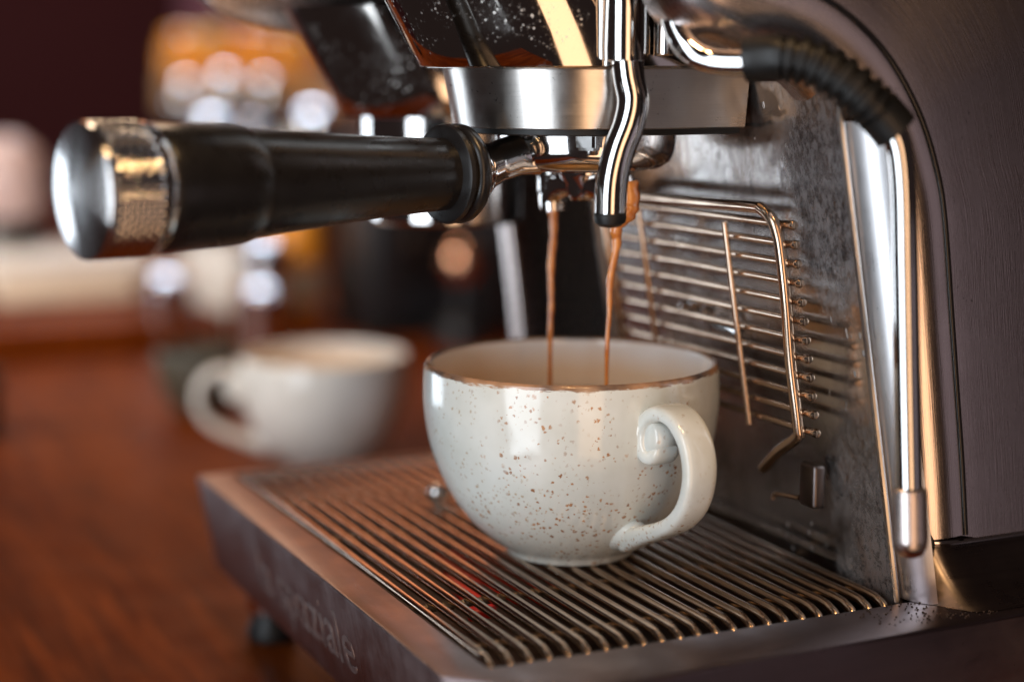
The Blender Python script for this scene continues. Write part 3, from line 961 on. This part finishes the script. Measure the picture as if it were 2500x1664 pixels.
def cup(loc, label, group, rotz, outer, inner='white_glaze'):
    t = make_cup(loc, label, group, rotz, outer, inner)
    hp_ = [(0.0586, 0, 0.0500), (0.0582, 0, 0.0472), (0.0556, 0, 0.0452), (0.0526, 0, 0.0460), (0.0511, 0, 0.0500), (0.0522, 0, 0.0552), (0.0562, 0, 0.0594), (0.0622, 0, 0.0610), (0.0690, 0, 0.0594), (0.0746, 0, 0.0544), (0.0776, 0, 0.0472), (0.0774, 0, 0.0396), (0.0742, 0, 0.0320), (0.0680, 0, 0.0258), (0.0600, 0, 0.0214), (0.0516, 0, 0.0180), (0.0438, 0, 0.0148), (0.0378, 0, 0.0118), (0.0345, 0, 0.0102)]
    b = strap(hp_, [0.0040, 0.0052, 0.0058, 0.0062, 0.0065, 0.0066, 0.0066, 0.0064, 0.0062, 0.0061, 0.0060, 0.0059, 0.0058, 0.0057, 0.0056, 0.0054, 0.0050, 0.0042, 0.0026],
              [0.0016, 0.0024, 0.0028, 0.0031, 0.0031, 0.0030, 0.0029, 0.0028, 0.0028, 0.0028, 0.0028, 0.0028, 0.0028, 0.0028, 0.0029, 0.0032, 0.0036, 0.0036, 0.0024])
    # filled core of the scroll and the fillet where it meets the wall
    tube_bm([(0.0555, -0.0050, 0.0520), (0.0555, -0.0042, 0.0520), (0.0555, 0.0042, 0.0520), (0.0555, 0.0050, 0.0520)], [0.0040, 0.0056, 0.0056, 0.0040], seg=24, bm=b)
    tube_bm(catmull([(0.0480, 0, 0.0535), (0.0505, 0, 0.0532), (0.0530, 0, 0.0528)], 3), lerp_list([0.0098, 0.0082, 0.0062], 7), seg=24, bm=b)
    tube_bm(catmull([(0.0330, 0, 0.0150), (0.0395, 0, 0.0152), (0.0450, 0, 0.0160)], 3), lerp_list([0.0074, 0.0056, 0.0036], 7), seg=24, bm=b)
    finish('handle', b, outer, t, sharp=70)
    return t
AZ = math.atan2(-0.276, 0.5465)
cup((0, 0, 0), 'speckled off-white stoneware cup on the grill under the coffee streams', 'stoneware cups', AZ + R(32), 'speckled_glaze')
cof = finish('espresso', lathe_bm([(0.0, 0.0502), (0.0487, 0.0502), (0.0490, 0.0505), (0.0487, 0.0507), (0.0, 0.0508)], 64), 'crema')
tag(cof, 'tan espresso crema filling the bottom of the speckled cup', 'coffee')

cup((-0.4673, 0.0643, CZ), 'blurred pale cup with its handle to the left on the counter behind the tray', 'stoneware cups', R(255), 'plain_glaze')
c3 = cup((-0.655, 0.034, CZ), 'small cup half hidden behind the blurred pale cup on the counter', 'stoneware cups', R(60), 'olive_glaze', 'olive_glaze')
c3.scale = (0.58, 0.58, 0.68)

# ------------------------------------------------------------------ background on the far counter
# raised wooden board across the far counter
bd = box('bar_board', -1.75, -0.93, -0.20, 0.135, CZ, CZ+0.028, 'counter_wood', bev=0.004)
tag(bd, 'raised red-brown wooden board on the far counter', 'board')
bx = thing('cardboard_box', 'low beige box lying on the wooden board in the background', 'box', (-1.14, 0.02, CZ+0.028))
rooted(box('box_body', -1.20, -1.08, -0.040, 0.100, CZ+0.0285, CZ+0.056, 'beige_card', bev=0.003), bx)
rooted(box('box_lid', -1.203, -1.077, -0.043, 0.103, CZ+0.0565, CZ+0.072, 'white_ceramic', bev=0.003), bx)

def pot(loc, r, label, mat='pot_steel', R_=0.045):
    t = thing('steel_pot', label, 'pot', loc, 'round steel pots in the background')
    finish('pot_body', lathe_bm([(0, 0), (r*0.7, 0), (r*0.92, r*0.25), (r, r*0.75), (r*0.93, r*1.25), (r*0.72, r*1.6), (r*0.70, r*1.66), (0, r*1.66)], 40), mat, t)
    c_ = r*1.15
    prof = [(r*0.72, r*1.62), (c_, r*1.62)] + [(c_*math.cos(R(k*15)), r*1.64 + math.sqrt(R_*R_-(c_*math.cos(R(k*15)))**2) - math.sqrt(R_*R_-c_*c_)) for k in range(6)] + [(0, r*1.64 + R_ - math.sqrt(R_*R_-c_*c_))]
    finish('pot_lid', lathe_bm(prof, 40), mat, t)
    return t
# stepped stand with pots and jars
st = thing('display_stand', 'dark stepped stand carrying steel pots and amber jars in the background', 'stand', (-1.40, 0.30, CZ))
rooted(box('step', -1.46, -1.36, 0.205, 0.42, CZ, 0.078, 'pot_steel', bev=0.002), st)
rooted(box('step', -1.56, -1.4605, 0.228, 0.46, CZ, 0.118, 'black_appliance', bev=0.002), st)
rooted(box('step', -1.66, -1.5605, 0.252, 0.48, CZ, 0.160, 'tan_paper', bev=0.002), st)
for i, (a, lab) in enumerate(((0.2500, 'steel pot on the front step, leftmost in its row'), (0.3005, 'steel pot in the middle of the front step'), (0.3659, 'steel pot on the front step beside the far group housing'))):
    pot((-1.41 - 0.02*(i == 1), a + 0.004*i, 0.0782), (0.021, 0.0175, 0.024)[i], lab)
for i, (a, lab) in enumerate(((0.2376, 'steel pot on the middle step, leftmost in its row'), (0.2894, 'steel pot second from the left on the middle step'), (0.3399, 'steel pot third from the left on the middle step'))):
    pot((-1.51 + 0.012*(i == 0), a + 0.006, 0.1182), (0.0165, 0.0205, 0.0175)[i], lab, R_=(0.021, 0.026, 0.022)[i])
for i, (a, r_, lab, lid) in enumerate(((0.2604, 0.026, 'small amber jar at the left end of the top step', 'amber_glass'), (0.2935, 0.026, 'amber jar with yellow lid second from left on the top step', 'yellow_lid'), (0.3468, 0.028, 'orange amber jar in the middle of the top step', 'amber_glass'), (0.3789, 0.026, 'orange amber jar right of the middle on the top step', 'amber_glass'), (0.4061, 0.024, 'amber jar with yellow lid at the right end of the top step', 'yellow_lid'))):
    j = thing('amber_jar', lab, 'jar', (-1.61, a + 0.010, 0.1602), 'amber jars on the top step')
    finish('jar_body', lathe_bm([(0, 0), (r_*0.9, 0), (r_, r_*0.2), (r_, r_*1.2), (r_*0.7, r_*1.5), (r_*0.7, r_*1.6), (0, r_*1.6)], 32), 'amber_glass', j)
    finish('jar_lid', lathe_bm([(r_*0.78, r_*1.6), (r_*0.78, r_*1.9), (r_*0.6, r_*2.05), (0, r_*2.1)], 32), lid, j)
# purple panel on the wall
pn = box('wall_panel', -2.995, -2.96, 0.62, 1.45, -0.6, 1.6, 'mauve_paint', bev=0.004)
tag(pn, 'mauve painted panel on the maroon wall at upper left', 'wall panel')
# low items under the handle
def mug(loc, r, h, label):
    t = thing('white_mug', label, 'mug', loc, 'white mugs in the background')
    finish('mug_wall', lathe_bm([(0, 0), (r*0.85, 0), (r*0.95, h*0.1), (r, h*0.5), (r, h), (r*0.93, h), (r*0.9, h*0.5), (r*0.8, h*0.12), (0, h*0.1)], 40), 'white_ceramic', t)
    finish('handle', tube_bm(catmull([(0, -r*0.95, h*0.8), (0, -r*1.4, h*0.78), (0, -r*1.55, h*0.5), (0, -r*1.35, h*0.25), (0, -r*0.95, h*0.22)], 5), r*0.12, seg=10), 'white_ceramic', t)
    return t
mug((-1.13, 0.178, CZ), 0.032, 0.072, 'white mug standing right of the beige box in the background')
mug((-1.02, 0.176, CZ), 0.030, 0.080, 'taller white mug beside the steel pitcher in the background')
pt = thing('steel_pitcher', 'steel milk pitcher between white mug and amber bottle in the background', 'pitcher', (-1.17, 0.243, CZ))
finish('pitcher_body', lathe_bm([(0, 0), (0.030, 0), (0.033, 0.010), (0.031, 0.035), (0.022, 0.060), (0.021, 0.072), (0.025, 0.085), (0.023, 0.085), (0.019, 0.070), (0, 0.02)], 40), 'pot_steel', pt)
finish('handle', tube_bm(catmull([(0, 0.021, 0.075), (0, 0.040, 0.072), (0, 0.044, 0.045), (0, 0.032, 0.022)], 5), 0.003, seg=10), 'pot_steel', pt)
for (p_, lab) in ((Vector((-0.8958, 0.1524, -0.0146)), 'squat steel lidded tin in front of the steel pitcher in the background'), (Vector((-0.9523, 0.0813, -0.0070)), 'squat steel lidded tin at the right end of the beige box'), (Vector((-0.9586, 0.1741, 0.0190)), 'tall steel lidded tin just under the handle sleeve in the background')):
    zt = p_.z
    tn = thing('steel_tin', lab, 'tin', (p_.x, p_.y, CZ), 'steel lidded tins in the background')
    hz = zt - CZ
    finish('tin_body', lathe_bm([(0, 0), (0.024, 0), (0.0245, 0.002), (0.0245, hz-0.008), (0.0, hz-0.008)], 40), 'pot_steel', tn)
    finish('tin_lid', lathe_bm([(0.0255, hz-0.010), (0.0258, hz-0.005)] + [(0.0255*math.cos(R(k*15)), hz-0.005+math.sqrt(0.045**2-(0.0255*math.cos(R(k*15)))**2)-math.sqrt(0.045**2-0.0255**2)) for k in range(6)] + [(0, hz-0.005+0.045-math.sqrt(0.045**2-0.0255**2))], 40), 'pot_steel', tn)
bt = thing('amber_bottle', 'amber orange bottle with pale label left of the black appliance', 'bottle', (-1.06, 0.236, CZ))
finish('bottle_glass', lathe_bm([(0, 0), (0.025, 0), (0.027, 0.005), (0.027, 0.110), (0.020, 0.130), (0.010, 0.145), (0.010, 0.175), (0, 0.175)], 40), 'amber_glass', bt)
finish('label', lathe_bm([(0.0274, 0.020), (0.0274, 0.055)], 40), 'white_ceramic', bt)
finish('cap', lathe_bm([(0.0112, 0.165), (0.0112, 0.182), (0, 0.182)], 24), 'white_ceramic', bt)
ap = thing('coffee_grinder', 'black boxy appliance standing on the counter behind the pale cup', 'appliance', (-0.98, 0.31, CZ))
rooted(box('appliance_body', -1.04, -0.92, 0.262, 0.420, CZ+0.008, 0.11, 'black_appliance', bev=0.008), ap)
rooted(box('appliance_base', -1.05, -0.91, 0.258, 0.424, CZ, CZ+0.0078, 'black_rubber', bev=0.002), ap)
rooted(box('front_panel', -0.9195, -0.9165, 0.285, 0.330, -0.02, 0.08, 'dark_gloss', bev=0.001), ap)
# tan bag and copper knob further right
tb_ = thing('paper_bag', 'blurred tan paper bag seen between handle and spouts', 'bag', (-0.95, 0.45, CZ))
bm = box_bm(-0.99, -0.91, 0.372, 0.520, 0.045, 0.128)
bmesh.ops.bevel(bm, geom=bm.edges[:], offset=0.008, segments=3, affect='EDGES')
rooted(finish('bag_body', bm, 'tan_paper'), tb_)
rooted(box('bag_stand', -0.995, -0.905, 0.36, 0.60, CZ, 0.0445, 'black_appliance', bev=0.003), tb_)
ck_ = thing('copper_tamper', 'small copper knob glowing warm left of the pale slat', 'tamper', (-0.86, 0.325, CZ))
finish('tamper_base', lathe_bm([(0, 0), (0.026, 0), (0.027, 0.006), (0.024, 0.02), (0.009, 0.028), (0.008, 0.055), (0, 0.055)], 32), 'black_appliance', ck_)
finish('tamper_knob', lathe_bm([(0, 0.055), (0.010, 0.056), (0.017, 0.064), (0.019, 0.075), (0.015, 0.087), (0.007, 0.092), (0, 0.093)], 32), 'copper', ck_)
# things at the left edge
lj = thing('ceramic_jar', 'pale pinkish jar blurred at the left edge behind the end cap', 'jar', (-1.20, -0.012, CZ+0.028))
finish('jar_body', lathe_bm([(0, 0), (0.040, 0), (0.043, 0.006), (0.040, 0.055), (0.030, 0.070), (0, 0.070)], 40), 'black_appliance', lj)
finish('jar_top', lathe_bm([(0.029, 0.070), (0.036, 0.082), (0.038, 0.110), (0.032, 0.135), (0.016, 0.148), (0, 0.150)], 40), 'pink_ceramic', lj)
kb_ = thing('black_knock_box', 'dark round container cut off at the left edge of the counter', 'container', (-0.64, -0.135, CZ))
finish('box_wall', lathe_bm([(0, 0), (0.026, 0), (0.029, 0.004), (0.030, 0.045), (0.027, 0.048), (0.025, 0.010), (0, 0.008)], 40), 'black_appliance', kb_)

# coffee grounds scattered on the tray lip beside the column base
random.seed(11)
gb = bmesh.new()
for k in range(260):
    u = random.random()
    x = 0.1005 + 0.0215*random.random()
    y = 0.045 + 0.042*u + (x-0.1005)*0.35
    if random.random() > 0.25 + 0.75*u:
        continue
    sz = random.uniform(0.00015, 0.00042)
    m = Matrix.Translation((x, y, -0.0011 + sz*0.4)) @ Matrix.Rotation(random.random()*6.28, 4, Vector((random.random(), random.random(), 1)).normalized())
    bmesh.ops.create_icosphere(gb, subdivisions=1, radius=sz, matrix=m)
gr = finish('coffee_grounds', gb, 'grounds', sharp=20)
gr['kind'] = 'stuff'
gr['label'] = 'dark coffee grounds sprinkled on the tray lip by the column base'
gr['category'] = 'coffee grounds'
